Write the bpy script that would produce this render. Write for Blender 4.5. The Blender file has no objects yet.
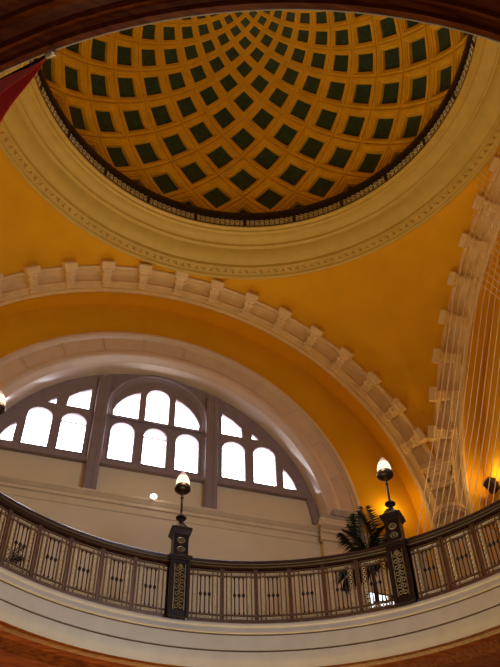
import bpy, bmesh, math, random
from mathutils import Vector, Matrix
random.seed(7)
sc = bpy.context.scene
COL = sc.collection
PI = math.pi
ZS = 1.6                      # everything below is measured from eye height; the ground floor is z = 0 after the final lift
rad = math.radians
cos, sin = math.cos, math.sin

# ------------------------------------------------------------------ materials
def mat(name, col, rough=0.6, metal=0.0, noise=0.08, scale=6.0, bump=0.0, spec=0.4):
    m = bpy.data.materials.new(name); m.use_nodes = True
    nt = m.node_tree; b = nt.nodes['Principled BSDF']
    b.inputs['Roughness'].default_value = rough
    b.inputs['Metallic'].default_value = metal
    b.inputs['Specular IOR Level'].default_value = spec
    tc = nt.nodes.new('ShaderNodeTexCoord')
    n = nt.nodes.new('ShaderNodeTexNoise'); n.inputs['Scale'].default_value = scale; n.inputs['Detail'].default_value = 4
    nt.links.new(tc.outputs['Object'], n.inputs['Vector'])
    r = nt.nodes.new('ShaderNodeValToRGB')
    a = [max(0, c*(1-noise)) for c in col]; z = [min(1, c*(1+noise)) for c in col]
    r.color_ramp.elements[0].position = .3; r.color_ramp.elements[1].position = .7
    r.color_ramp.elements[0].color = (*a, 1); r.color_ramp.elements[1].color = (*z, 1)
    nt.links.new(n.outputs['Fac'], r.inputs['Fac'])
    nt.links.new(r.outputs['Color'], b.inputs['Base Color'])
    if bump:
        bp = nt.nodes.new('ShaderNodeBump'); bp.inputs['Strength'].default_value = bump; bp.inputs['Distance'].default_value = .02
        nt.links.new(n.outputs['Fac'], bp.inputs['Height']); nt.links.new(bp.outputs['Normal'], b.inputs['Normal'])
    return m

def emit(name, col, strength, dots=False):
    m = bpy.data.materials.new(name); m.use_nodes = True
    nt = m.node_tree; nt.nodes.clear()
    o = nt.nodes.new('ShaderNodeOutputMaterial'); e = nt.nodes.new('ShaderNodeEmission')
    e.inputs['Color'].default_value = (*col, 1); e.inputs['Strength'].default_value = strength
    if dots:
        tc = nt.nodes.new('ShaderNodeTexCoord'); v = nt.nodes.new('ShaderNodeTexVoronoi'); v.inputs['Scale'].default_value = 9
        nt.links.new(tc.outputs['Object'], v.inputs['Vector'])
        mr = nt.nodes.new('ShaderNodeMapRange'); mr.inputs['From Min'].default_value = .04; mr.inputs['From Max'].default_value = .12
        mr.inputs['To Min'].default_value = strength*.075; mr.inputs['To Max'].default_value = strength
        nt.links.new(v.outputs['Distance'], mr.inputs['Value']); nt.links.new(mr.outputs['Result'], e.inputs['Strength'])
    nt.links.new(e.outputs[0], o.inputs[0])
    return m

def wood(name, a, b, scale=3.0, rough=.35):
    m = mat(name, a, rough)
    nt = m.node_tree; bs = nt.nodes['Principled BSDF']
    tc = nt.nodes.new('ShaderNodeTexCoord'); mp = nt.nodes.new('ShaderNodeMapping'); mp.inputs['Scale'].default_value = (.6, 9, 9)
    n = nt.nodes.new('ShaderNodeTexNoise'); n.inputs['Scale'].default_value = scale; n.inputs['Detail'].default_value = 8
    r = nt.nodes.new('ShaderNodeValToRGB'); r.color_ramp.elements[0].color = (*a, 1); r.color_ramp.elements[1].color = (*b, 1)
    r.color_ramp.elements[0].position = .35; r.color_ramp.elements[1].position = .7
    nt.links.new(tc.outputs['Object'], mp.inputs['Vector']); nt.links.new(mp.outputs['Vector'], n.inputs['Vector'])
    nt.links.new(n.outputs['Fac'], r.inputs['Fac']); nt.links.new(r.outputs['Color'], bs.inputs['Base Color'])
    return m

M = {}
M['yellow'] = mat('ochre_paint', (.74, .37, .008), .75, noise=.05, scale=1.5, spec=.2)
M['gold'] = mat('dome_plaster', (.82, .47, .022), .6, noise=.10, scale=3, spec=.3)
M['green'] = mat('coffer_glass', (.026, .062, .040), .40, noise=.3, scale=8)
M['cream'] = mat('cream_plaster', (.70, .57, .40), .65, noise=.05, scale=3, spec=.3)
M['rib'] = mat('rib_plaster', (.74, .52, .27), .6, noise=.07, scale=5, spec=.3)
M['cornice'] = mat('cornice_plaster', (.55, .38, .085), .6, noise=.06, scale=4, spec=.3)
M['ornament'] = mat('ornament_plaster', (.50, .30, .09), .7, noise=.25, scale=20)
M['white'] = mat('white_stucco', (.60, .55, .54), .45, noise=.05, scale=4)
M['arch'] = mat('arch_stucco', (.72, .56, .44), .32, noise=.05, scale=3, spec=.6)
M['reveal'] = mat('gloss_stucco', (.72, .60, .50), .14, noise=.02, scale=3, spec=1.0)
M['reveal'].node_tree.nodes['Principled BSDF'].inputs['Coat Weight'].default_value = .9
M['reveal'].node_tree.nodes['Principled BSDF'].inputs['Coat Roughness'].default_value = .2
M['stone'] = mat('grey_stone', (.42, .38, .36), .7, noise=.15, scale=12)
M['frame'] = mat('window_frame_paint', (.27, .215, .245), .5, noise=.10, scale=6)
M['wall'] = mat('wall_plaster', (.72, .61, .45), .7, noise=.04, scale=1.2, spec=.2)
M['groove'] = mat('groove_dark', (.16, .10, .07), .7)
M['wood'] = wood('dark_timber', (.11, .020, .006), (.27, .075, .018))
M['iron'] = mat('black_iron', (.022, .012, .016), .38, metal=.3, noise=.2, scale=12)
M['bronze'] = mat('bronze_iron', (.17, .10, .075), .4, metal=.45, noise=.25, scale=14)
M['gilt'] = mat('gilt_scroll', (.60, .52, .38), .38, metal=.35, noise=.2, scale=20)
M['oldgilt'] = mat('aged_gilt', (.27, .21, .13), .4, metal=.4, noise=.3, scale=16)
M['latgilt'] = mat('worn_gilt_lattice', (.85, .66, .38), .35, metal=.2, noise=.4, scale=20)
M['rail'] = mat('dark_handrail', (.030, .012, .018), .3, noise=.2, scale=8)
M['leaf'] = mat('palm_leaf', (.010, .016, .007), .5, noise=.35, scale=9)
M['stem'] = mat('palm_stem', (.10, .06, .03), .8, noise=.3, scale=10)
M['pot'] = mat('planter_glaze', (.10, .035, .02), .4)
M['soil'] = mat('potting_soil', (.03, .02, .012), .95)
M['red'] = mat('banner_red', (.85, .055, .05), .8, noise=.12, scale=5)
M['reddark'] = mat('banner_hem', (.85, .13, .14), .8)
M['string'] = mat('net_cord', (.85, .66, .40), .6)
M['tile'] = mat('floor_tile', (.45, .30, .19), .35, noise=.25, scale=2)
M['chrome'] = mat('pale_metal', (.6, .6, .58), .3, metal=.7)
M['pane'] = emit('daylit_glass', (.96, .95, 1.0), 11)
M['pane_dots'] = emit('daylit_leaded_glass', (.96, .95, 1.0), 11, dots=True)
M['lampglass'] = emit('lit_lamp_glass', (1.0, .80, .56), 1.9)
M['lamptip'] = emit('lit_lamp_tip', (1.0, .62, .50), .85)
M['flame'] = emit('lit_bulb', (1.0, .88, .68), 7)
M['warm'] = emit('sconce_glow', (1.0, .70, .25), 6)
M['signlit'] = emit('lit_sign_face', (.93, .95, 1.0), 2.6)
M['spotlit'] = emit('lit_lens', (1.0, .93, .86), 4)

# ------------------------------------------------------------------ helpers
def tag(o, label=None, cat=None, group=None, kind=None):
    if label: o['label'] = label
    if cat: o['category'] = cat
    if group: o['group'] = group
    if kind: o['kind'] = kind
    return o

def link(o, parent=None):
    COL.objects.link(o)
    if parent is not None: o.parent = parent
    return o

def empty(name, loc=(0, 0, 0), rz=0.0):
    o = bpy.data.objects.new(name, None); o.location = loc; o.rotation_euler = (0, 0, rz)
    o.empty_display_size = .1
    return link(o)

def obj(name, bm, m, parent=None, smooth=None, fix=True):
    me = bpy.data.meshes.new(name)
    if fix: bmesh.ops.recalc_face_normals(bm, faces=bm.faces)
    bm.to_mesh(me); bm.free()
    me.materials.append(m) if not isinstance(m, (list, tuple)) else [me.materials.append(q) for q in m]
    if smooth is not None:
        me.shade_smooth() if smooth >= 180 else smooth_by_angle(me, smooth)
    return link(bpy.data.objects.new(name, me), parent)

def smooth_by_angle(me, deg):
    me.shade_smooth()
    bm = bmesh.new(); bm.from_mesh(me)
    for e in bm.edges:
        if len(e.link_faces) == 2 and e.calc_face_angle(0) > rad(deg): e.smooth = False
    bm.to_mesh(me); bm.free()

def struct(o): o['kind'] = 'structure'; return o
def B(): return bmesh.new()

def box(bm, x0, x1, y0, y1, z0, z1, mtx=None):
    vs = [bm.verts.new((x, y, z)) for x in (x0, x1) for y in (y0, y1) for z in (z0, z1)]
    if mtx: 
        for v in vs: v.co = mtx @ v.co
    for f in ((0, 1, 3, 2), (4, 6, 7, 5), (0, 4, 5, 1), (2, 3, 7, 6), (0, 2, 6, 4), (1, 5, 7, 3)):
        bm.faces.new([vs[i] for i in f])

def bbox(bm, x0, x1, y0, y1, z0, z1, b=.01):
    t = bmesh.new(); box(t, x0, x1, y0, y1, z0, z1)
    bmesh.ops.bevel(t, geom=t.edges[:], offset=b, segments=2, affect='EDGES', profile=.5)
    merge(bm, t)

def merge(bm, t, mtx=None):
    me = bpy.data.meshes.new('tmp'); t.to_mesh(me); t.free()
    if mtx: me.transform(mtx)
    bm.from_mesh(me); bpy.data.meshes.remove(me)

def grid(bm, rows, closed=False):
    V = [[bm.verts.new(p) for p in r] for r in rows]
    n = len(V[0])
    for i in range(len(V)-1):
        for j in range(n if closed else n-1):
            k = (j+1) % n
            try: bm.faces.new((V[i][j], V[i][k], V[i+1][k], V[i+1][j]))
            except ValueError: pass
    return V

def lathe(bm, prof, n=32, a0=0.0, a1=2*PI, c=(0, 0, 0)):
    full = abs(a1-a0-2*PI) < 1e-6
    m = n if full else n+1
    rows = [[(c[0]+r*cos(a0+(a1-a0)*i/n), c[1]+r*sin(a0+(a1-a0)*i/n), c[2]+z) for i in range(m)] for r, z in prof]
    V = grid(bm, rows, closed=full)
    if not full and prof[0] == prof[-1]:
        for j in (0, -1):
            try: bm.faces.new([V[i][j] for i in range(len(prof)-1)])
            except ValueError: pass

def tube(bm, pts, r, n=6, cap=True):
    pts = [Vector(p) for p in pts]
    rows = []; up = None
    for i, p in enumerate(pts):
        d = (pts[min(i+1, len(pts)-1)]-pts[max(i-1, 0)]).normalized()
        if up is None:
            up = Vector((0, 0, 1)) if abs(d.z) < .9 else Vector((1, 0, 0))
        s = d.cross(up).normalized(); up = s.cross(d).normalized()
        rr = r[i] if isinstance(r, (list, tuple)) else r
        rows.append([p+(s*cos(2*PI*k/n)+up*sin(2*PI*k/n))*rr for k in range(n)])
    V = grid(bm, rows, closed=True)
    if cap:
        bm.faces.new(V[0][::-1]); bm.faces.new(V[-1])

def torus(bm, c, R, r, n=10, m=5, plane='xz', sx=1.0, sz=1.0):
    rows = []
    for i in range(n+1):
        a = 2*PI*i/n; row = []
        for j in range(m):
            b = 2*PI*j/m; q = R+r*cos(b)
            u, v, w = q*cos(a)*sx, q*sin(a)*sz, r*sin(b)
            row.append((c[0]+u, c[1]+w, c[2]+v) if plane == 'xz' else (c[0]+u, c[1]+v, c[2]+w))
        rows.append(row)
    grid(bm, rows, closed=True)
    bmesh.ops.remove_doubles(bm, verts=bm.verts, dist=1e-5)

def ball(bm, c, r, sz=1.0, n=8):
    bmesh.ops.create_uvsphere(bm, u_segments=n, v_segments=max(4, n//2+1), radius=r, matrix=Matrix.Translation(c) @ Matrix.Diagonal((1, 1, sz, 1)))

def prism(bm, poly, a0, a1, mk):
    """poly of (u,v) extruded along w from a0 to a1; mk(u,v,w)->point"""
    A = [bm.verts.new(mk(u, v, a0)) for u, v in poly]; Z = [bm.verts.new(mk(u, v, a1)) for u, v in poly]
    n = len(poly)
    bm.faces.new(A); bm.faces.new(Z[::-1])
    for i in range(n): bm.faces.new((A[i], A[(i+1) % n], Z[(i+1) % n], Z[i]))

def plate(name, outer, holes, y0, y1, m, parent=None, bevel=0.0):
    """flat plate in the xz plane with holes, from y0 to y1"""
    cu = bpy.data.curves.new(name, 'CURVE'); cu.dimensions = '2D'; cu.fill_mode = 'BOTH'
    for poly in [outer]+holes:
        s = cu.splines.new('POLY'); s.points.add(len(poly)-1); s.use_cyclic_u = True
        for p, (x, z) in zip(s.points, poly): p.co = (x, z, 0, 1)
    cu.extrude = abs(y1-y0)/2-bevel; cu.bevel_depth = bevel; cu.bevel_resolution = 1
    t = bpy.data.objects.new(name, cu); COL.objects.link(t)
    dg = bpy.context.evaluated_depsgraph_get(); dg.update()
    me = bpy.data.meshes.new_from_object(t.evaluated_get(dg))
    bpy.data.objects.remove(t); bpy.data.curves.remove(cu)
    me.transform(Matrix.Translation((0, (y0+y1)/2, 0)) @ Matrix.Rotation(PI/2, 4, 'X'))
    me.materials.clear(); me.materials.append(m); me.name = name
    return link(bpy.data.objects.new(name, me), parent)

def copy_tree(o, parent=None):
    c = o.copy(); COL.objects.link(c)
    if parent is not None: c.parent = parent
    for ch in list(o.children): copy_tree(ch, c)
    return c

def pol(R, az, z=0.0): return Vector((R*cos(rad(az)), R*sin(rad(az)), z))

# ------------------------------------------------------------------ camera (eye at the origin height)
CAM = Vector((-2.44686, -6.80699, 0))
RV = Vector((.95627354, -.29187233, -.01874717)); UV = Vector((-.20280018, -.70789947, .67657256)); FW = Vector((.21074392, .64318651, .73613729))
FPX = 822.533
cd = bpy.data.cameras.new('camera'); cam = bpy.data.objects.new('camera', cd); COL.objects.link(cam)
mw = Matrix.Identity(4)
for i in range(3):
    mw[i][0], mw[i][1], mw[i][2], mw[i][3] = RV[i], UV[i], -FW[i], CAM[i]+(ZS if i == 2 else 0)
cam.matrix_world = mw
cd.sensor_fit = 'HORIZONTAL'; cd.sensor_width = 36; cd.lens = FPX/500*36; cd.clip_end = 200; cd.clip_start = .05
sc.camera = cam
def ray(x, y): return (FW*FPX+RV*(x-250)-UV*(y-333.5)).normalized()
def on_cyl(x, y, R):
    d = ray(x, y); a = d.x**2+d.y**2; b = CAM.x*d.x+CAM.y*d.y; c = CAM.x**2+CAM.y**2-R*R
    t = (-b+math.sqrt(b*b-a*c))/a
    return CAM+d*t
def on_z(x, y, z): d = ray(x, y); return CAM+d*(z/d.z)

# ------------------------------------------------------------------ levels and radii
ZF = 6.47       # gallery floor
ZB = 5.75       # lower edge of the ring fascia
RR = 5.0        # ring of the void
XM = -.08       # axis of the north lunette

# ================================================================== SETTING
# ground floor
bm = B(); box(bm, -14, 14, -16, 14, -1.75, -1.6); struct(obj('floor', bm, M['tile']))

# gallery slab: timber soffit below, floor above, round void
def slab():
    bm = B(); n = 128
    def sq(a):
        x, y = cos(a), sin(a)
        k = min(9/abs(x) if abs(x) > 1e-6 else 99, (9.0 if y > 0 else 14)/abs(y) if abs(y) > 1e-6 else 99)
        return x*k, y*k
    prof = [(5.010, 5.755), (5.05, 5.76), (5.06, 5.83), (5.09, 5.845), (5.13, 5.82), (5.15, 5.78), (5.165, 5.86), (5.24, 5.87), (5.27, 5.83), (5.31, 5.80), (5.32, 5.88),
            (5.45, 5.90), (5.60, 5.87), (5.64, 5.80), (5.66, 5.92), (5.9, 5.93), (5.94, 5.86), (6.02, 5.86), (6.04, 5.94)]
    rows = [[(r*cos(2*PI*i/n), r*sin(2*PI*i/n), z) for i in range(n)] for r, z in prof]
    rows.append([(*sq(2*PI*i/n), 5.94) for i in range(n)])
    rows.append([(*sq(2*PI*i/n), ZF) for i in range(n)])
    rows.append([(5.04*cos(2*PI*i/n), 5.04*sin(2*PI*i/n), ZF) for i in range(n)])
    rows.append(rows[0])
    grid(bm, rows, closed=True)
    bmesh.ops.remove_doubles(bm, verts=bm.verts, dist=1e-5)
    return struct(obj('gallery_floor', bm, M['wood'], smooth=40))
slab()
# white fascia ring
bm = B()
prof = [(5.035, ZF), (4.958, ZF), (4.952, 6.462), (4.950, 6.425), (4.956, 6.412), (4.968, 6.405), (4.970, 6.39), (4.962, 6.36), (4.955, 6.325), (4.957, 6.305), (4.985, 6.296), (4.985, 6.275),
        (4.972, 6.27), (4.968, 6.15), (4.972, 6.035), (5.0, 6.03), (5.0, 6.008), (4.966, 6.0), (4.966, 5.90), (4.975, 5.84), (4.995, 5.79), (5.0, ZB), (5.008, ZB), (5.02, ZB+.02), (5.035, ZF)]
lathe(bm, prof, 160); tf = struct(obj('trim_ring_fascia', bm, M['white'], smooth=35))
for z0, z1, r in ((6.272, 6.296, 4.978), (6.008, 6.034, 4.985)):
    bm = B(); lathe(bm, [(r, z0), (r, z1), (r+.015, z1), (r+.015, z0), (r, z0)], 160); obj('groove', bm, M['groove'], tf, smooth=60)  # dark bands filling the two recesses of the fascia

# --- arch ribs
ZA = 10.1
b_dir = (.633, -.774); c_dir = (-.774, -.633)
def rib_pt(s, c, t, swap=False):
    R = 6.15+b_dir[0]*s+c_dir[0]*c; y = 6.75+b_dir[1]*s+c_dir[1]*c
    x = R*cos(t); z = ZA+R*sin(t)
    if abs(x) > y:
        k = (abs(x)+y)/2; x = math.copysign(k, x); y = k
    return x, y, z
rib_prof = [(-.06, -.10), (-.05, .0), (-.03, .045), (0, .055), (.05, .055), (.065, .035), (.085, .03), (.20, .03), (.215, .06), (.235, .065), (.25, .03), (.27, -.01), (.34, -.045), (.46, -.05), (.52, -.03), (.535, .03), (.56, .05), (.60, .055), (.62, .04), (.63, -.02), (.63, -.08)]
def console(bm, F):
    mk = lambda u, v, w: F(w, u, v)
    body = [(.15, -.04), (.15, .09), (.20, .12), (.27, .105), (.36, .11), (.45, .15), (.54, .19), (.62, .195), (.66, .17), (.68, .11), (.68, -.06)]
    prism(bm, body, -.10, .10, mk)
    for x in (-.055, .055): prism(bm, [(u*.94+.02, v+.016) for u, v in body[1:-1]], x-.022, x+.022, mk)
    prism(bm, [(.56, -.06), (.56, .215), (.59, .24), (.70, .245), (.735, .22), (.735, -.06)], -.165, .165, mk)
    prism(bm, [(.50, -.06), (.50, .17), (.52, .195), (.56, .20), (.56, -.06)], -.135, .135, mk)
    prism(bm, [(.08, -.02), (.08, .075), (.11, .095), (.16, .095), (.17, -.02)], -.135, .135, mk)
    for u0, v0, r in ((.44, .12, .045), (.235, .085, .04)):
        prism(bm, [(u0+r*cos(k*PI/5), v0+r*sin(k*PI/5)) for k in range(10)], -.125, .125, mk)
def rib(name, rz, mirror, brackets):
    mt = Matrix.Rotation(rz, 4, 'Z') @ (Matrix.Diagonal((-1, 1, 1, 1)) if mirror else Matrix.Identity(4))
    bm = B()
    ts = [rad(180*i/120) for i in range(121)]
    grid(bm, [[mt @ Vector(rib_pt(s, c, t)) for t in ts] for s, c in rib_prof])
    o = struct(obj(name, bm, M['rib'], smooth=35))
    for deg in brackets:
        t = rad(deg); bm = B()
        P = Vector((6.15*cos(t), 6.75, ZA+6.15*sin(t))); rh = Vector((cos(t), 0, sin(t))); yh = Vector((0, 1, 0)); a = Vector((-sin(t), 0, cos(t)))
        bv = rh*b_dir[0]+yh*b_dir[1]; cv = rh*c_dir[0]+yh*c_dir[1]
        console(bm, lambda w, u, v: mt @ (P+a*w+bv*u+cv*v))
        obj('bracket', bm, M['rib'], o)
    return o
rib('trim_arch_north', 0, False, [89.9+8.45*i for i in range(-8, 6)])
rib('trim_arch_east', -PI/2, True, [89.9+8.5*i for i in range(-8, 2)])
rib('trim_arch_west', PI/2, False, [])
rib('trim_arch_south', PI, False, [])

# corner pier below the meeting ribs, its bracket and its corbel
def corner():
    bm = B()
    d = Vector((1, 1, 0)).normalized(); s = Vector((-1, 1, 0)).normalized()
    pts = [(6.10, 7.3), (6.10, 6.80), (6.13, 6.74), (6.17, 6.74), (6.19, 6.70), (6.42, 6.42)]
    pts = pts+[(y, x) for x, y in pts[-2::-1]]
    grid(bm, [[(x, y, z) for x, y in pts] for z in (ZF, 8, 10.12)])
    o = struct(obj('trim_corner_pier', bm, M['rib']))
    C = Vector((6.36, 6.36, 11.62))
    bm = B()
    F = lambda w, u, v: C+s*w*2.3+Vector((0, 0, 1))*(u-.45)-d*(v-.02)
    console(bm, F)
    obj('bracket', bm, M['rib'], o)
    bm = B(); tube(bm, [C-d*.04+Vector((0, 0, -.22)), C-d*.02+Vector((0, 0, -.35)), C+Vector((.03, .03, -.85))], [.03, .015, .01], 6); ball(bm, C-d*.06+Vector((0, 0, -.24)), .045); obj('drop_ornament', bm, M['ornament'], o)
    bm = B()
    lathe(bm, [(.0, -.42), (.08, -.40), (.12, -.33), (.20, -.26), (.22, -.18), (.30, -.14), (.31, -.07), (.36, -.04), (.38, .02), (.37, .05), (.30, .08), (.0, .12)], 24, c=(6.44, 6.44, 10.62))
    for k in range(9):
        a = rad(180+45-80+20*k); ball(bm, (6.44+.33*cos(a), 6.44+.33*sin(a), 10.50), .045)
    obj('corbel', bm, M['rib'], o, smooth=40)
corner()

# --- pendentives
RC, ZC = 6.03, 16.58
def pend(q):
    mt = Matrix.Rotation(q*PI/2, 4, 'Z'); bm = B()
    t0 = math.acos(6.27/6.545)
    half = [Vector((6.545*cos(t), 6.27, ZA+6.545*sin(t))) for t in [PI/2+(t0-PI/2)*i/32 for i in range(33)]]
    edge = half+[Vector((p.y, p.x, p.z)) for p in half[-2::-1]]
    O = Vector((0, 0, ZA)); rows = []
    for p in edge:
        a = math.atan2(p.y, p.x); r = Vector((RC*cos(a), RC*sin(a), ZC))
        A, Bv = p-O, r-O; la, lb = A.length, Bv.length; A.normalize(); Bv.normalize()
        w = A.angle(Bv); row = []
        for k in range(17):
            u = k/16
            dv = (A*sin((1-u)*w)+Bv*sin(u*w))/sin(w) if w > 1e-4 else A.lerp(Bv, u)
            row.append(mt @ (O+dv*(la+(lb-la)*u)))
        rows.append(row)
    grid(bm, rows); return struct(obj('ceiling_pendentive', bm, M['yellow'], smooth=180))
for q in range(4): pend(q)

# --- cornice ring below the dome
bm = B()
prof = [(6.10, 16.62), (6.06, 16.50), (6.02, 16.485), (5.98, 16.50), (5.965, 16.53), (5.945, 16.55), (5.93, 16.56), (5.80, 16.60), (5.785, 16.575), (5.76, 16.56), (5.73, 16.57), (5.715, 16.60), (5.70, 16.64),
        (5.60, 16.67), (5.50, 16.72), (5.42, 16.79), (5.37, 16.86), (5.34, 16.87), (5.33, 16.84), (5.29, 16.82), (5.25, 16.83), (5.235, 16.87), (5.21, 16.89), (5.10, 16.90), (5.02, 16.93), (4.98, 16.965), (4.95, 16.95), (4.91, 16.95), (4.89, 16.965), (4.88, 16.99), (4.79, 16.99), (4.78, 17.02), (5.1, 17.02)]
lathe(bm, prof, 180); cor = struct(obj('trim_dome_cornice', bm, M['cornice'], smooth=35))
bm = B()
for i in range(200):
    a = 360*i/200
    p = pol(5.865, a, 16.575); q = pol(5.84+.03*(i % 2), a+.55, 16.575)
    tube(bm, [pol(5.91, a, 16.57), pol(5.87, a+.5, 16.555), pol(5.82, a+.3, 16.59)], [.012, .028, .012], 5)
    ball(bm, pol(5.90-.06*(i % 2), a+.9, 16.575), .02, n=5)
o = obj('leaf_frieze', bm, M['ornament'], cor)

# --- dome with diamond coffers
RD, ZD = 4.93, 17.28
N = 22; H = PI/N; U0 = .232; AZ0 = 1.6
def dpt(az, u, d): 
    lat = 2*math.atan(math.exp(u))-PI/2; R = RD+d
    return Vector((R*cos(lat)*cos(az), R*cos(lat)*sin(az), max(17.065, ZD+R*sin(lat))))
bm = B(); cells = []
KMAX = 15
for k in range(-1, KMAX+1):
    u = U0+H*k; lat = 2*math.atan(math.exp(u))-PI/2; cs = max(.12, cos(lat))
    for j in range(N):
        az = rad(AZ0)+2*H*j+(H if k % 2 else 0)
        rings = []
        for s, d in ((1, .05), (.965, .05), (.955, 0), (.82, -.005), (.805, .025), (.73, .028), (.715, .07), (.615, .08), (.60, .20)):
            row = []
            for (a0, b0), (a1, b1) in (((1, 0), (0, 1)), ((0, 1), (-1, 0)), ((-1, 0), (0, -1)), ((0, -1), (1, 0))):
                for q in range(3):
                    f = q/3; row.append(dpt(az+H*s*(a0+(a1-a0)*f), u+H*s*(b0+(b1-b0)*f), d*cs))
            rings.append(row)
        grid(bm, rings, closed=True)
        cells.append((k, az, u, cs))
# ring at the base and crown round the oculus
bmesh.ops.remove_doubles(bm, verts=bm.verts, dist=1e-4)
lathe(bm, [(RD+.05, ZD-.25), (RD+.06, ZD+.0), (RD+.05, ZD+.25)], 88)
utop = U0+H*KMAX
lt = 2*math.atan(math.exp(utop))-PI/2
r1 = (RD)*cos(lt); z1 = ZD+RD*sin(lt)
lathe(bm, [(r1+.03, z1-.01), (r1, z1-.03), (r1-.08, z1-.03), (r1-.1, z1+.02), (.0, z1+.3)], 44)
dome = struct(obj('ceiling', bm, M['gold'], smooth=30))
def cell_panel(bm, az, u, cs):
    row = []
    for (a0, b0), (a1, b1) in (((1, 0), (0, 1)), ((0, 1), (-1, 0)), ((-1, 0), (0, -1)), ((0, -1), (1, 0))):
        for q in range(3):
            f = q/3; row.append((az+H*.61*(a0+(a1-a0)*f), u+H*.61*(b0+(b1-b0)*f)))
    A = [bm.verts.new(dpt(a, b, .19*cs)) for a, b in row]; Z = [bm.verts.new(dpt(a, b, .32*cs)) for a, b in row]
    c = bm.verts.new(dpt(az, u, .18*cs))
    for i in range(12):
        bm.faces.new((A[i], A[(i+1) % 12], c)); bm.faces.new((A[i], A[(i+1) % 12], Z[(i+1) % 12], Z[i]))
seen = [c for c in cells if -0.35 < sin(c[1])+.25]
def keep(c): return 0 <= c[0] <= 6 and rad(-8) < ((c[1]+PI) % (2*PI))-PI < rad(190) or (0 <= c[0] <= 6 and c[1] % (2*PI) > rad(352))
big = sorted([c for c in cells if keep(c)], key=lambda c: c[0])[:100]
bigset = set(map(id, big))
for c in big:
    bm = B(); cell_panel(bm, *c[1:]); obj('coffer_panel', bm, M['green'], dome)
bm = B()
for c in cells:
    if id(c) not in bigset: cell_panel(bm, *c[1:])
o = obj('coffer_panel', bm, M['green'], dome); o['kind'] = 'stuff'

# --- walls
def arc(R, zc, a0, a1, n=48, cx=0.0):
    return [(cx+R*cos(rad(a0+(a1-a0)*i/n)), zc+R*sin(rad(a0+(a1-a0)*i/n))) for i in range(n+1)]
ZLG = 10.27
RI, ZI = 3.84, 10.23         # window opening circle
RO, ZO = 4.75, 10.45         # outer edge of the white archivolt
xo = math.sqrt(4.3**2-(ZLG-10.4)**2)
hole = [(XM-4.25, ZLG)]+arc(4.25, 10.56, 180, 0, 60, XM)[1:]

outer = [(-7.4, ZLG)]+[(XM-4.25, ZLG)]+arc(4.25, ZLG, 180, 0, 60, XM)[1:]+[(7.4, ZLG), (7.4, 17.4), (-7.4, 17.4)]
wn = struct(plate('wall_north', outer, [], 7.25, 7.5, M['yellow']))
# yellow reveal from the rib back to the wall
bm = B(); ts = [rad(i*1.5) for i in range(121)]
grid(bm, [[(6.17*cos(t), y, ZA+6.17*sin(t)) for t in ts] for y in (6.76, 7.26)])
obj('arch_soffit', bm, M['yellow'], wn, smooth=180)
bm = B(); box(bm, -7.4, 7.4, 7.25, 7.5, ZF, ZLG); wl = struct(obj('wall_north_lower', bm, M['wall']))
bm = B(); box(bm, -4.2+XM, 4.2+XM, 7.60, 7.70, ZLG-.05, 11.25); struct(obj('wall_north_dado', bm, M['wall']))
bm = B(); box(bm, 7.25, 7.5, -7.4, 7.25, ZF, 17.4); struct(obj('wall_east', bm, M['yellow']))
bm = B(); grid(bm, [[(x, 6.17*cos(t), ZA+6.17*sin(t)) for t in ts] for x in (6.76, 7.26)]); obj('arch_soffit', bm, M['yellow'], bpy.data.objects['wall_east'], smooth=180)
bm = B(); box(bm, -7.5, -7.25, -7.4, 7.25, ZF, 17.4); struct(obj('wall_west', bm, M['yellow']))

# --- white archivolt of the lunette: profile of (radius, y, centre height)
def arch(bm, prof, a0=0, a1=180, n=90):
    grid(bm, [[(XM+R*cos(rad(a0+(a1-a0)*i/n)), y, zc+R*sin(rad(a0+(a1-a0)*i/n))) for i in range(n+1)] for R, y, zc in prof])
def lerp(f): return ZO+(ZI-ZO)*f
P = []
for R, y in ((4.75, 7.26), (4.75, 7.17), (4.72, 7.14), (4.67, 7.14), (4.65, 7.17), (4.63, 7.19), (4.60, 7.20), (4.585, 7.225), (4.28, 7.225), (4.265, 7.20), (4.24, 7.19), (4.20, 7.16), (4.15, 7.15), (4.11, 7.17), (4.07, 7.20), (4.03, 7.235), (3.995, 7.26), (3.98, 7.27), (3.965, 7.32), (3.93, 7.44), (3.895, 7.56), (3.86, 7.68)):
    P.append((R, y, lerp((4.75-R)/.91)))
kq = [i for i, q in enumerate(P) if q[0] == 3.98][0]
bm = B(); arch(bm, P[:kq+1]); av = struct(obj('trim_archivolt', bm, M['arch'], smooth=40))
bm = B(); arch(bm, P[kq:]); obj('reveal', bm, M['reveal'], av, smooth=60)
bm = B()
for r0, r1, y0, y1 in ((RI-.13, RI+.04, 7.52, 7.60),):
    for A0, A1 in ((-2, 16), (164, 182)):
        prof = [(r1, y0), (r0+.03, y0), (r0, y0+.03), (r0, y1+.1), (r1, y1+.1)]
        grid(bm, [[(XM+R*cos(rad(A0+(A1-A0)*i/16)), y, ZI+R*sin(rad(A0+(A1-A0)*i/16))) for i in range(17)] for R, y in prof])
obj('window_jamb', bm, M['frame'], av, smooth=30)
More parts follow.
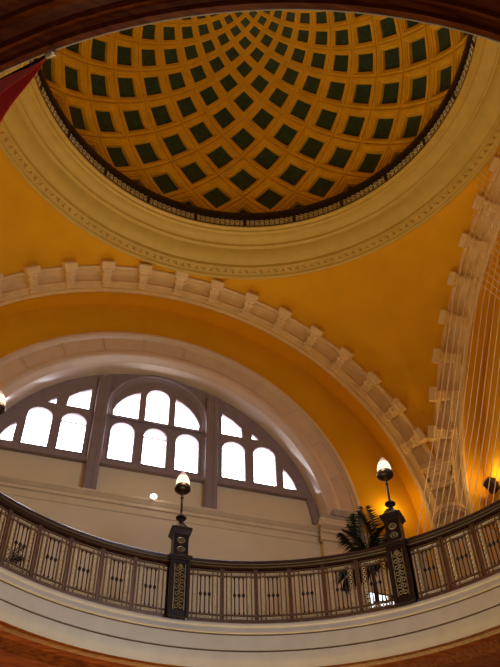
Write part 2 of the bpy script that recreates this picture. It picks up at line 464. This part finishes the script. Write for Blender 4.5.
for i in range(13):
    a = rad(90+(i-6)*13.2+6.6); bm = B()
    if not 0.1 < a < PI-.1: continue
    z0, z1 = lerp((4.75-4.27)/.91), lerp((4.75-4.60)/.91)
    p0 = Vector((XM+4.27*cos(a), 7.235, z0+4.27*sin(a))); p1 = Vector((XM+4.60*cos(a), 7.235, z1+4.60*sin(a))); tn = Vector((-sin(a), 0, cos(a)))
    for w0, w1 in ((-.05, -.015), (.015, .05)):
        vs = [p0+tn*w0, p0+tn*w1, p1+tn*w1, p1+tn*w0]
        A = [bm.verts.new(v) for v in vs]; Z = [bm.verts.new(v+Vector((0, -.035, 0))) for v in vs]
        bm.faces.new(Z)
        for k in range(4): bm.faces.new((A[k], A[(k+1) % 4], Z[(k+1) % 4], Z[k]))
    obj('panel_bar', bm, M['arch'], av)

# --- ledge under the windows and the entablature round the wall
def ledge(name, x0, x1, y, prof, m, ends=True):
    bm = B(); prism(bm, prof, x0, x1, lambda u, v, w: (w, y-u, v)); return struct(obj(name, bm, m))
led = [(-.05, 9.86), (.006, 9.86), (.02, 9.875), (.02, 9.905), (.008, 9.92), (.008, 10.03), (.045, 10.045), (.045, 10.08), (.02, 10.095), (.02, 10.13), (.05, 10.15), (.085, 10.19), (.10, 10.20), (.10, 10.245), (.08, 10.265), (-.05, 10.28)]
ledge('trim_ledge', -7.2, 3.60, 7.25, led, M['cream'])
bm = B(); box(bm, XM-4.2, XM+4.2, 7.25, 7.62, ZLG-.02, ZLG+.02); struct(obj('trim_sill', bm, M['cream']))
ledge('trim_ledge_corner', 4.48, 6.12, 7.25, led, M['cream'])
# pilaster carrying the arch foot
def pilaster(x0, x1):
    bm = B(); box(bm, x0, x1, 7.10, 7.26, ZF, 9.86)
    o = struct(obj('trim_pilaster', bm, M['cream']))
    bm = B(); prism(bm, [(-.05, 9.86)]+[(u*1.15, v+.02) for u, v in led[1:-1]]+[(.11, 10.34), (.06, 10.37), (.05, 10.42), (-.05, 10.43)], x0-.04, x1+.04, lambda u, v, w: (w, 7.10-u, v))
    for xx in (x0-.09, x1+.04): box(bm, xx, xx+.05, 7.01, 7.26, 10.19, 10.30)
    obj('capital_moulding', bm, M['cream'], o)
    bm = B(); bbox(bm, x0+.28, x1+.02, 7.04, 7.24, 10.53, 10.70, .015); bbox(bm, x0-.02, x1+.0, 7.08, 7.24, 10.41, 10.535, .01); obj('impost_block', bm, M['stone'], o)
    return o
pilaster(3.62, 4.44)

# --- windows
def head(xc, w, zb, zs, zt, n=10):
    return [(xc-w/2, zb), (xc+w/2, zb)]+[(xc+w/2*cos(PI*i/n), zs+(zt-zs)*sin(PI*i/n)) for i in range(n+1)]
def window(name, outer, holes, kinds):
    e = plate(name, outer, holes, 7.56, 7.68, M['frame'], None, .012); struct(e)
    for h, dots in zip(holes, kinds):
        cx = sum(p[0] for p in h)/len(h); cz = sum(p[1] for p in h)/len(h)
        plate('pane', [(cx+(x-cx)*1.04, cz+(z-cz)*1.03) for x, z in h], [], 7.66, 7.70, M['pane_dots'] if dots else M['pane'], e)
    return e
ZW = 11.22
def side(sg):
    X = lambda x: XM+sg*x
    arcp = [(RI+.05)*cos(rad(a)) for a in range(0)]
    a1 = math.degrees(math.asin((ZW-ZI)/(RI+.05))); a2 = math.degrees(math.acos(1.40/(RI+.05)))
    pts = [((RI+.05)*cos(rad(a1+(a2-a1)*i/24)), ZI+(RI+.05)*sin(rad(a1+(a2-a1)*i/24))) for i in range(25)]
    outer = [(X(1.40), ZW)]+[(X(x), z) for x, z in pts]
    H1 = [(X(x), z) for x, z in head(1.855, .575, 11.43, 12.27, 12.52)]
    H2 = [(X(x), z) for x, z in head(2.605, .565, 11.43, 12.27, 12.52)]
    up = [(X(x), z) for x, z in ((1.565, 12.71), (2.09, 12.71), (2.07, 13.0), (1.85, 13.20), (1.565, 13.38))]
    tri = [(X(x), z) for x, z in ((2.31, 12.71), (2.53, 12.71), (2.43, 12.83), (2.31, 12.93))]
    t2 = [(X(x), z) for x, z in ((3.05, 11.44), (3.39, 11.44), (3.30, 11.68), (3.19, 11.87), (3.05, 12.03))]
    hs = [H1, H2, up, tri, t2]
    w = window('window_1' if sg < 0 else 'window_3', outer, hs, [True, True, False, False, False])
    # projecting bead round each light
    bm = B()
    for h in hs[:2]: tube(bm, [(x, 7.555, z) for x, z in h+[h[0]]], .018, 5)
    box(bm, min(X(1.45), X(3.45)), max(X(1.45), X(3.45)), 7.52, 7.57, 12.585, 12.64) if False else None
    box(bm, min(X(1.40), X(3.60)), max(X(1.40), X(3.60)), 7.48, 7.58, 11.20, 11.30)
    obj('glazing_bead', bm, M['frame'], w)
side(-1); side(1)
a2 = math.degrees(math.acos(1.22/(RI+.05)))
outer = [(XM-1.22, ZW), (XM+1.22, ZW)]+arc(RI+.05, ZI, a2, 180-a2, 24, XM)
lights = [head(XM+d, .56, 11.41, 12.24, 12.50) for d in (-.75, 0, .75)]
ul = lambda sg: [(XM+sg*x, z) for x, z in [(.42, 12.69), (1.02, 12.69)]+[(1.08*cos(rad(a)), 12.55+1.08*sin(rad(a))) for a in (16, 26, 36, 46, 56, 64)]+[(.42, 13.57)]]
um = head(XM, .57, 12.69, 13.47, 13.72)
hs = lights+[ul(-1), um, ul(1)]
w2 = window('window_2', outer, hs, [False]*6)
bm = B()
for R0, R1, y0 in ((1.02, 1.22, 7.50),):
    n = 40
    prof = [(1.24, 7.57), (1.24, 7.47), (1.21, 7.45), (1.17, 7.45), (1.15, 7.50), (1.10, 7.52), (1.06, 7.57)]
    def path(R): return [(XM+R, 11.25)]+[(XM+R*cos(PI*i/n), 12.86+R*sin(PI*i/n)) for i in range(n+1)]+[(XM-R, 11.25)]
    grid(bm, [[(x, y, z) for x, z in path(R)] for R, y in prof])
obj('arch_moulding', bm, M['frame'], w2, smooth=40)
bm = B()
for h in lights: tube(bm, [(x, 7.555, z) for x, z in h+[h[0]]], .018, 5)
box(bm, XM-1.22, XM+1.22, 7.49, 7.58, 12.585, 12.635); box(bm, XM-1.22, XM+1.22, 7.48, 7.58, 11.20, 11.31)
obj('glazing_bead', bm, M['frame'], w2)
# the transom bar of one hinged light in each window
for px, pw, z, par in ((XM, .56, 12.245, w2), (XM-1.855, .575, 12.28, bpy.data.objects['window_1'])):
    bm = B(); box(bm, px-pw/2, px+pw/2, 7.60, 7.66, z-.012, z+.012); obj('transom_bar', bm, M['frame'], par)
# the two piers between the windows
for k, sg in enumerate((-1, 1)):
    x = XM+sg*1.31; zt = ZI+math.sqrt((RI-.03)**2-1.44**2)
    bm = B(); bbox(bm, x-.145, x+.145, 7.44, 7.62, ZLG, zt, .03); box(bm, x-.10, x-.04, 7.425, 7.46, ZLG+.1, zt-.1); box(bm, x+.04, x+.10, 7.425, 7.46, ZLG+.1, zt-.1)
    struct(obj('trim_window_pier', bm, M['frame']))

# ================================================================== THINGS
# --- iron railing at the foot of the dome
root = empty('dome_railing', (0, 0, 17.02)); tag(root, 'black iron lattice railing circling the foot of the coffered dome', 'railing')
bm = B(); lathe(bm, [(4.75, .32), (4.735, .34), (4.735, .54), (4.76, .58), (4.84, .58), (4.86, .54), (4.86, .34), (4.84, .32), (4.75, .32)], 160); obj('top_rail', bm, M['iron'], root, smooth=40)
bm = B(); lathe(bm, [(4.775, .0), (4.775, .035), (4.825, .035), (4.825, .0), (4.775, .0)], 120); lathe(bm, [(4.78, .29), (4.78, .325), (4.82, .325), (4.82, .29), (4.78, .29)], 120); obj('bottom_rail', bm, M['iron'], root, smooth=40)
for j in range(24):
    bm = B(); bm2 = B()
    for i in range(10*j, 10*j+10):
        a = 1.5*i
        if i % 10: tube(bm, [pol(4.80, a, .03), pol(4.80, a, .42)], .009, 4)
        for z, r in ((.095, .043), (.22, .05)):
            t = bmesh.new(); torus(t, (0, 0, 0), r, .013, 8, 4)
            merge(bm2, t, Matrix.Translation(pol(4.785, a+.75, z)) @ Matrix.Rotation(rad(a+.75-90), 4, 'Z'))
    q = obj('lattice', bm, M['iron'], root); obj('scrollwork', bm2, M['latgilt'], q)
for i in range(24):
    bm = B(); a = 15*i; p = pol(4.80, a)
    t = bmesh.new(); box(t, -.04, .04, -.035, .035, 0, .42); merge(bm, t, Matrix.Translation(p) @ Matrix.Rotation(rad(a-90), 4, 'Z'))
    obj('post', bm, M['iron'], root)

# --- gallery balustrade
bal = empty('balustrade', (0, 0, ZF)); tag(bal, 'curved cast iron balustrade with dark handrail standing on the white ring of the gallery', 'balustrade')
PED = (89.2, 46.8, 131.6); PW = 1.95
bays = [(4.4+PW, 46.8-PW, 0), (46.8+PW, 89.2-PW, 0), (89.2+PW, 131.6-PW, 0), (131.6+PW, 174-PW, 0)]
hp = [(4.93, .975), (4.915, .99), (4.92, 1.02), (4.90, 1.03), (4.895, 1.075), (4.92, 1.105), (5.0, 1.115), (5.08, 1.105), (5.105, 1.075), (5.10, 1.03), (5.08, 1.02), (5.085, .99), (5.07, .975), (4.93, .975)]
PWD = 6.417
HALF = RR*rad(PWD)/2
def make_panel():
    bm = B()
    for z0, z1 in ((.05, .075), (.145, .165), (.835, .855), (.925, .945)): box(bm, -HALF+.02, HALF-.02, -.016, .016, z0, z1)
    for x in (-.205, -.125, .125, .205): box(bm, x-.009, x+.009, -.014, .014, .05, .945)
    p = obj('panel', bm, M['bronze'], bal)
    bm = B()
    for x in (-.165, .165):
        pass
    for sx in (-1, 1):
        bm = B(); n = 9
        for i in range(n):
            z = .19+(.81-.19)*i/(n-1)
            torus(bm, (sx*.165, 0, z), .026, .0085, 8, 4)
            ball(bm, (sx*.165, 0, z+.039), .014, n=5)
        obj('scroll_strip', bm, M['gilt'], p)
    for z in (.11, .89):
        bm = B()
        for i in range(9):
            x = -.20+.05*i
            torus(bm, (x, 0, z), .021, .008, 8, 4, sx=1.15)
        obj('frieze', bm, M['gilt'], p)
    for x in (-.072, 0, .072):
        bm = B(); lathe(bm, [(.0, .165), (.014, .165), (.018, .19), (.010, .21), (.010, .46), (.014, .475), (.028, .50), (.028, .515), (.014, .54), (.010, .555), (.010, .79), (.018, .81), (.014, .835), (0, .835)], 8, c=(x, 0, 0))
        obj('baluster', bm, M['iron'], p, smooth=50)
    return p
proto = None; post0 = None
for a0, a1, skip in bays:
    first = a0+skip*PWD
    bm = B(); lathe(bm, hp, 40, rad(first), rad(a1)); obj('handrail', bm, M['rail'], bal, smooth=40)
    bm = B(); lathe(bm, [(4.965, .0), (4.965, .04), (5.035, .04), (5.035, .0), (4.965, .0)], 40, rad(first), rad(a1)); obj('bottom_rail', bm, M['bronze'], bal)
    n = 6-skip
    for i in range(n):
        a = a0+PWD*(skip+i+.5)
        if proto is None: p = proto = make_panel()
        else: p = copy_tree(proto)
        p.location = pol(RR, a); p.rotation_euler = (0, 0, rad(a-90)); p.parent = bal
        if i < n-1:
            b = a+PWD/2
            if post0 is None:
                bm = B()
                for x in (-.022, .022): box(bm, x-.011, x+.011, -.022, .022, .0, .98)
                box(bm, -.036, .036, -.016, .016, 0, .06); box(bm, -.036, .036, -.016, .016, .92, .98); box(bm, -.012, .012, -.008, .008, 0, .98)
                post0 = q = obj('post', bm, M['bronze'], bal)
            else: q = post0.copy(); COL.objects.link(q)
            q.location = pol(RR, b); q.rotation_euler = (0, 0, rad(b-90)); q.parent = bal

# --- lamp posts on their iron pedestals
def lamp_post():
    root = empty('lamp_post')
    w = .14
    bm = B()
    for sx in (-1, 1):
        for sy in (-1, 1): bbox(bm, sx*w-.03, sx*w+.03, sy*.125-.03, sy*.125+.03, 0, 1.0, .008)
    box(bm, -w+.02, w-.02, -.13, .13, .0, .10); box(bm, -w+.02, w-.02, -.13, .13, .93, 1.0)
    box(bm, -.11, .11, -.105, .105, .05, .98)
    ped = obj('pedestal', bm, M['iron'], root)
    bm = B()
    for face in (-1, 1):
        y = face*.125
        for i in range(7):
            z = .17+.11*i
            for sx in (-1, 1): torus(bm, (sx*.038, y, z), .030, .010, 8, 4)
            ball(bm, (0, y, z+.05), .022, n=6)
        for x in (-.088, .088): box(bm, x-.008, x+.008, y-.012, y+.012, .11, .92)
        ball(bm, (0, y, .87), .05, n=8)
    obj('scroll_panel', bm, M['oldgilt'], ped)
    bm = B(); bbox(bm, -.175, .175, -.16, .16, 1.0, 1.035, .01); bbox(bm, -.195, .195, -.18, .18, 1.035, 1.075, .012); bbox(bm, -.16, .16, -.145, .145, 1.075, 1.10, .01)
    obj('moulding', bm, M['iron'], ped)
    bm = B(); bbox(bm, -.115, .115, -.105, .105, 1.10, 1.50, .012)
    for sx in (-1, 1): box(bm, sx*.112-.014, sx*.112+.014, -.12, .12, 1.10, 1.50)
    blk = obj('block', bm, M['iron'], root)
    for face in (-1, 1):
        for z in (1.21, 1.385):
            bm = B(); torus(bm, (0, face*.11, z), .048, .014, 12, 5, sx=1.2); ball(bm, (0, face*.11, z), .02, n=6)
            tube(bm, [(-.05, face*.11, z), (.05, face*.11, z)], .006, 5)
            obj('rosette', bm, M['oldgilt'], blk)
    bm = B()
    def frus(z0, w0, z1, w1):
        A = [bm.verts.new((sx*w0, sy*w0*.9, z0)) for sx, sy in ((-1, -1), (1, -1), (1, 1), (-1, 1))]; Z = [bm.verts.new((sx*w1, sy*w1*.9, z1)) for sx, sy in ((-1, -1), (1, -1), (1, 1), (-1, 1))]
        bm.faces.new(A[::-1]); bm.faces.new(Z)
        for i in range(4): bm.faces.new((A[i], A[(i+1) % 4], Z[(i+1) % 4], Z[i]))
    frus(1.50, .125, 1.58, .165); frus(1.58, .178, 1.625, .178); frus(1.625, .165, 1.69, .10); frus(1.69, .10, 1.72, .085)
    obj('cap', bm, M['iron'], root)
    bm = B(); lathe(bm, [(0, 1.71), (.075, 1.72), (.085, 1.75), (.05, 1.79), (.035, 1.85), (.04, 1.875), (.09, 1.885), (.095, 1.905), (.05, 1.93), (.028, 1.96), (.022, 2.0), (.020, 2.30), (.030, 2.31), (.030, 2.335), (.020, 2.345), (.018, 2.42), (.04, 2.44), (0, 2.44)], 14)
    obj('shaft', bm, M['iron'], root, smooth=40)
    bm = B(); lathe(bm, [(0, 2.44), (.06, 2.445), (.12, 2.47), (.148, 2.50), (.15, 2.53), (.14, 2.545), (.135, 2.57), (.125, 2.57), (.12, 2.53), (0, 2.51)], 20); obj('lamp_holder', bm, M['iron'], root, smooth=40)
    bm = B(); lathe(bm, [(.118, 2.555), (.126, 2.60), (.124, 2.66), (.112, 2.72), (.094, 2.77)], 20)
    sh = obj('lamp_shade', bm, M['lampglass'], root, smooth=180)
    bm = B(); lathe(bm, [(.094, 2.77), (.07, 2.82), (.045, 2.86), (.02, 2.895), (0, 2.90)], 20); obj('shade_tip', bm, M['lamptip'], sh, smooth=180)
    return root
lp = lamp_post()
labs = ['lit iron lamp post standing before the pale wall below the middle window',
        'lit iron lamp post beside the spiky potted palm and glowing yellow wall',
        'lamp post at left edge showing only its lit shade against the white arch']
for i, a in enumerate(PED):
    o = lp if i == 0 else copy_tree(lp)
    o.location = pol(RR, a, ZF); o.rotation_euler = (0, 0, rad(a-90))
    tag(o, labs[i], 'lamp post', 'lamp posts along the balustrade')

# --- palms
def frond(bm, P0, az, el, L, droop, nl=26, ll=.36, w=.02):
    """pinnate frond leaving P0 at azimuth az and elevation el, bending over by droop"""
    d = Vector((cos(rad(az)), sin(rad(az)), 0)); s0 = Vector((-d.y, d.x, 0)); pts = [Vector(P0)]
    for i in range(nl):
        e = rad(el-droop*(i/nl)**1.5); pts.append(pts[-1]+(d*cos(e)+Vector((0, 0, sin(e))))*(L/nl))
    tube(bm, pts, [.012*(1-f/nl)+.003 for f in range(nl+1)], 5)
    for i in range(3, nl+1):
        f = i/nl; t = (pts[i]-pts[i-1]).normalized(); n = s0.cross(t).normalized()
        l = ll*(.35+.75*math.sin(PI*min(.95, f*.85+.1)))*random.uniform(.88, 1.1)
        for sg in (-1, 1):
            q = (s0*sg*.85+t*(.45+.5*f)+n*.15).normalized(); wd = q.cross(n).normalized()
            a = pts[i]; m_ = a+q*l*.5+Vector((0, 0, -.05*l)); e = a+q*l+Vector((0, 0, -.38*l))
            v = [bm.verts.new(x) for x in (a, m_+wd*w, e, m_-wd*w)]
            bm.faces.new(v)
def palm(name, loc, H_, dirs, label, potr=.2, ll=.3, w=.02, group=None):
    root = empty(name, loc); tag(root, label, 'plant', group)
    bm = B(); lathe(bm, [(0, 0), (potr*.72, 0), (potr*.75, .03), (potr, .36), (potr*1.08, .37), (potr*1.08, .42), (potr*.95, .42), (potr*.93, .37), (0, .36)], 20); obj('pot', bm, M['pot'], root, smooth=40)
    bm = B(); lathe(bm, [(0, .40), (potr*.92, .375), (potr*.9, .365)], 16); obj('soil', bm, M['soil'], root)
    bm = B(); tube(bm, [(0, 0, .38), (.01, 0, H_*.6), (0, 0, H_)], [.05, .04, .03], 8); obj('stem', bm, M['stem'], root)
    for az, el, L, dr in dirs:
        bm = B(); frond(bm, (0, 0, H_), az, el, L, dr, ll=ll, w=w); obj('frond', bm, M['leaf'], root, fix=False)
    return root
pb = on_cyl(371, 560, 5.78)
palm('potted_palm', (pb.x, pb.y, ZF), 1.20,
     [(-113, 88, 1.15, 22), (150, 85, 1.05, 28), (-20, 76, 1.05, 40), (-130, 72, 1.0, 50), (67, 70, 1.0, 60), (-80, 64, .85, 60), (180, 74, .85, 45), (100, 52, .85, 60), (10, 58, .8, 70), (130, 30, .6, 70)],
     'tall spiky potted palm behind the balustrade next to the right lamp post', ll=.40)
pl = on_cyl(0, 577, 5.58)
palm('potted_fern', (pl.x, pl.y, ZF), .40, [(-90, 60, .45, 90), (-50, 45, .45, 90), (-10, 60, .42, 80), (30, 40, .42, 80), (80, 65, .42, 80), (150, 50, .42, 90), (200, 50, .42, 90), (250, 35, .42, 90), (-30, 75, .45, 60), (110, 80, .4, 60)],
     'low dark fern seen through the balustrade at the left edge', .16, .13, .007)

# --- sconces
def sconce(loc, rz, label):
    root = empty('wall_sconce', loc, rz); tag(root, label, 'wall light', 'uplighters on the corner walls')
    bm = B(); bbox(bm, -.08, .08, -.05, .0, -.14, .08, .01); obj('back_plate', bm, M['iron'], root)
    bm = B()
    prism(bm, [(0, -.12), (.05, -.13), (.14, .0), (.20, .08), (.20, .12), (.18, .12), (.12, .02), (.04, -.06), (0, -.06)], -.12, .12, lambda u, v, w: (w, -u-.03, v))
    for sx in (-.12, .12): prism(bm, [(0, -.12), (.05, -.13), (.14, .0), (.20, .08), (.20, .12), (0, .12)], sx-.012, sx+.012, lambda u, v, w: (w, -u-.03, v))
    obj('bowl', bm, M['iron'], root)
    bm = B(); lathe(bm, [(0, -.0), (.035, .02), (.045, .06), (.03, .10), (0, .11)], 12, c=(0, -.12, .0)); obj('bulb', bm, M['warm'], root, smooth=180)
    return root
sconce((7.24, 5.66, 10.97), -PI/2, 'dark uplighter on the yellow wall at the right edge, throwing a warm glow')
sconce((5.33, 7.24, 10.80), 0, 'uplighter on the yellow wall behind the right lamp post, glowing beside the palm')

# --- lit panel low on the wall behind the palm
root = empty('lit_wall_sign', (4.88, 7.04, 8.57)); tag(root, 'small white lit panel on the wall seen through the balusters under the palm', 'lit panel')
bm = B(); box(bm, -.44, .44, 0, .06, -.20, .20); obj('case', bm, M['iron'], root)
for x0, x1, z0, z1 in ((-.40, -.22, -.17, .17), (-.19, .02, -.17, .0), (-.19, .02, .03, .15), (.05, .18, -.12, .04), (.24, .40, -.06, .14)):
    bm = B(); bbox(bm, x0, x1, -.015, .01, z0, z1, .004); obj('lit_face', bm, M['signlit'], root)

# --- round lamp on the ledge
root = empty('spot_lamp', (-.10, 7.18, 10.24)); tag(root, 'small round lit lamp on the ledge below the middle window', 'spotlight')
bm = B(); tube(bm, [(0, .0, -.0), (0, -.10, .0), (0, -.16, -.02)], [.04, .04, .07], 16); obj('housing', bm, M['cream'], root, smooth=40)
t = bmesh.new(); ball(t, (0, 0, 0), .075, .62, 16); bm = B(); merge(bm, t, Matrix.Translation((0, -.17, -.03))); obj('lens', bm, M['spotlit'], root, smooth=180)

# --- banner hanging just inside the near edge of the void
A = on_z(45.5, 57.5, 5.60); Bp = on_z(-60, 112, 5.60)
Cc = on_z(-60, 208, 4.75)
root = empty('banner', A); tag(root, 'dark red cloth banner hanging at upper left near the timber ring', 'banner')
bm = B(); n = 16; rows = []
dz = Cc-Bp
for i in range(n+1):
    f = i/n; top = A.lerp(Bp, f); row = []
    for k in range(9):
        g = k/8
        row.append(top-A+dz*(g*f)+Vector((.006*sin(f*14), .006*sin(f*11+g), 0)))
    rows.append(row)
grid(bm, rows); o = obj('cloth', bm, M['red'], root, smooth=180)
sm = o.modifiers.new('solid', 'SOLIDIFY'); sm.thickness = .006
bm = B()
hem = [[(A.lerp(Bp, i/n)-A)+dz*(g*.36*i/n)+Vector((.006*sin(i/n*14), .006*sin(i/n*11), 0))+(CAM-A).normalized()*.012 for g in (0, 1)] for i in range(n+1)]
grid(bm, hem); o2 = obj('hem', bm, M['reddark'], root); sm = o2.modifiers.new('solid', 'SOLIDIFY'); sm.thickness = .006
bm = B(); tube(bm, [Vector((0, 0, .012)), Bp-A+Vector((0, 0, .012))], .012, 8); obj('pole', bm, M['iron'], root)
bm = B(); e = (A-Bp).normalized(); tube(bm, [Vector((0, 0, .012)), e*.05+Vector((0, 0, .02))], [.02, .028], 8); ball(bm, e*.06+Vector((0, 0, .02)), .03); tube(bm, [e*.02, e*.03+Vector((0, 0, .17))], .012, 6); obj('bracket', bm, M['chrome'], root)

# --- strings of the net in front of the right-hand arch
def string(pts, label):
    bm = B(); tube(bm, pts, .0075, 5); o = obj('net_string', bm, M['string'])
    tag(o, label, 'string', 'strings of the hanging net')
L1 = 'long thin pale string of the net hanging upright in front of the right arch'
for k in range(15):
    rows = [(417+6.4*k, 536, 5.30), (437+6.2*k, 420, 5.50), (453+6.0*k, 300, 5.75), (478+5.4*k, 200, 5.92), (495+5*k, 150, 5.97)]
    pts = [on_cyl(*r) for r in rows]
    b = pts[0].copy(); b.z = ZF+.005
    pts = [b]+pts
    while pts[-1].z > 16.5: pts.pop()
    string(pts, L1)
L2 = 'thin pale string of the net slanting across the upright strings at the upper right'
for k in range(15):
    y0 = 170+7.5*k; x0 = 478-.12*7.5*k
    string([on_cyl(x0, y0, 5.90), on_cyl((x0+512)/2, y0+15, 5.88), on_cyl(512, y0+34, 5.84)], L2)

# ================================================================== LIGHT
def light(name, kind, loc, energy, col, size=.1, rot=None, **kw):
    l = bpy.data.lights.new(name, kind); l.energy = energy; l.color = col
    if kind == 'AREA': l.size = size
    elif kind in ('POINT', 'SPOT'): l.shadow_soft_size = size
    for k, v in kw.items(): setattr(l, k, v)
    o = bpy.data.objects.new(name, l); COL.objects.link(o); o.location = loc
    if rot: o.rotation_euler = rot
    return o
def aim(o, tgt): o.rotation_euler = (Vector(tgt)-o.location).to_track_quat('-Z', 'Y').to_euler()
WARM = (1.0, .62, .26)
for a in (89.2, 46.8, 131.6, 4.4, 174, 216.4, 258.8, 301.2):
    light('lamp_light', 'POINT', pol(4.72, a, ZF+2.72), 20, (1.0, .70, .32), .10)
for loc in ((6.98, 5.5, 11.22), (5.40, 6.98, 11.05), (-5.40, 6.98, 11.05), (-6.98, 5.5, 11.22), (6.98, -5.5, 11.2), (5.4, -6.98, 11.05), (-5.4, -6.98, 11.05), (-6.98, -5.5, 11.2)):
    light('sconce_light', 'POINT', loc, 14, (1.0, .66, .2), .06)
    l = light('uplight', 'SPOT', loc, 62, (1.0, .66, .16), .15, spot_size=rad(120), spot_blend=.6); aim(l, (loc[0]*.1, loc[1]*.1, 17.5))
light('spot_light', 'POINT', (-.05, 6.95, 10.35), 1.5, (1, .85, .7), .05)
# daylight reaching the ring from the open nave to the south
l = light('nave_daylight', 'AREA', (6.3, -10.5, 9.0), 150, (.72, .86, 1.0), 4.0, spread=rad(75)); aim(l, (-1.2, 5, 7.0))
# added upward fill in place of light bounced off the hall floor
l = light('hall_bounce_fill', 'AREA', (0, 2.6, -1.2), 270, (1.0, .68, .20), 5.0, spread=rad(110)); aim(l, (0, 2.2, 5))
l = light('soffit_fill', 'AREA', (-5, 7.0, -1.2), 330, (1.0, .68, .36), 4.0); aim(l, (-4, 6.5, 5))  # added unseen fill at floor level, brightens the far timber soffit

l = light('soffit_fill', 'AREA', (-3, -5.5, -1.3), 70, (1.0, .66, .40), 4.0); aim(l, (-2.5, -5, 5))  # another added fill, under the near soffit to lift its brightness

w = bpy.data.worlds.new('world'); sc.world = w; w.use_nodes = True
w.node_tree.nodes['Background'].inputs['Color'].default_value = (1.0, .84, .62, 1)
w.node_tree.nodes['Background'].inputs['Strength'].default_value = .05

# lift everything so that the ground floor lies at z = 0
for o in sc.objects:
    if o.parent is None and o.type != 'CAMERA': o.location.z += ZS

sc.view_settings.view_transform = 'Standard'; sc.view_settings.look = 'None'
sc.view_settings.exposure = -0.3; sc.view_settings.gamma = 1.0; sc.view_settings.use_curve_mapping = False
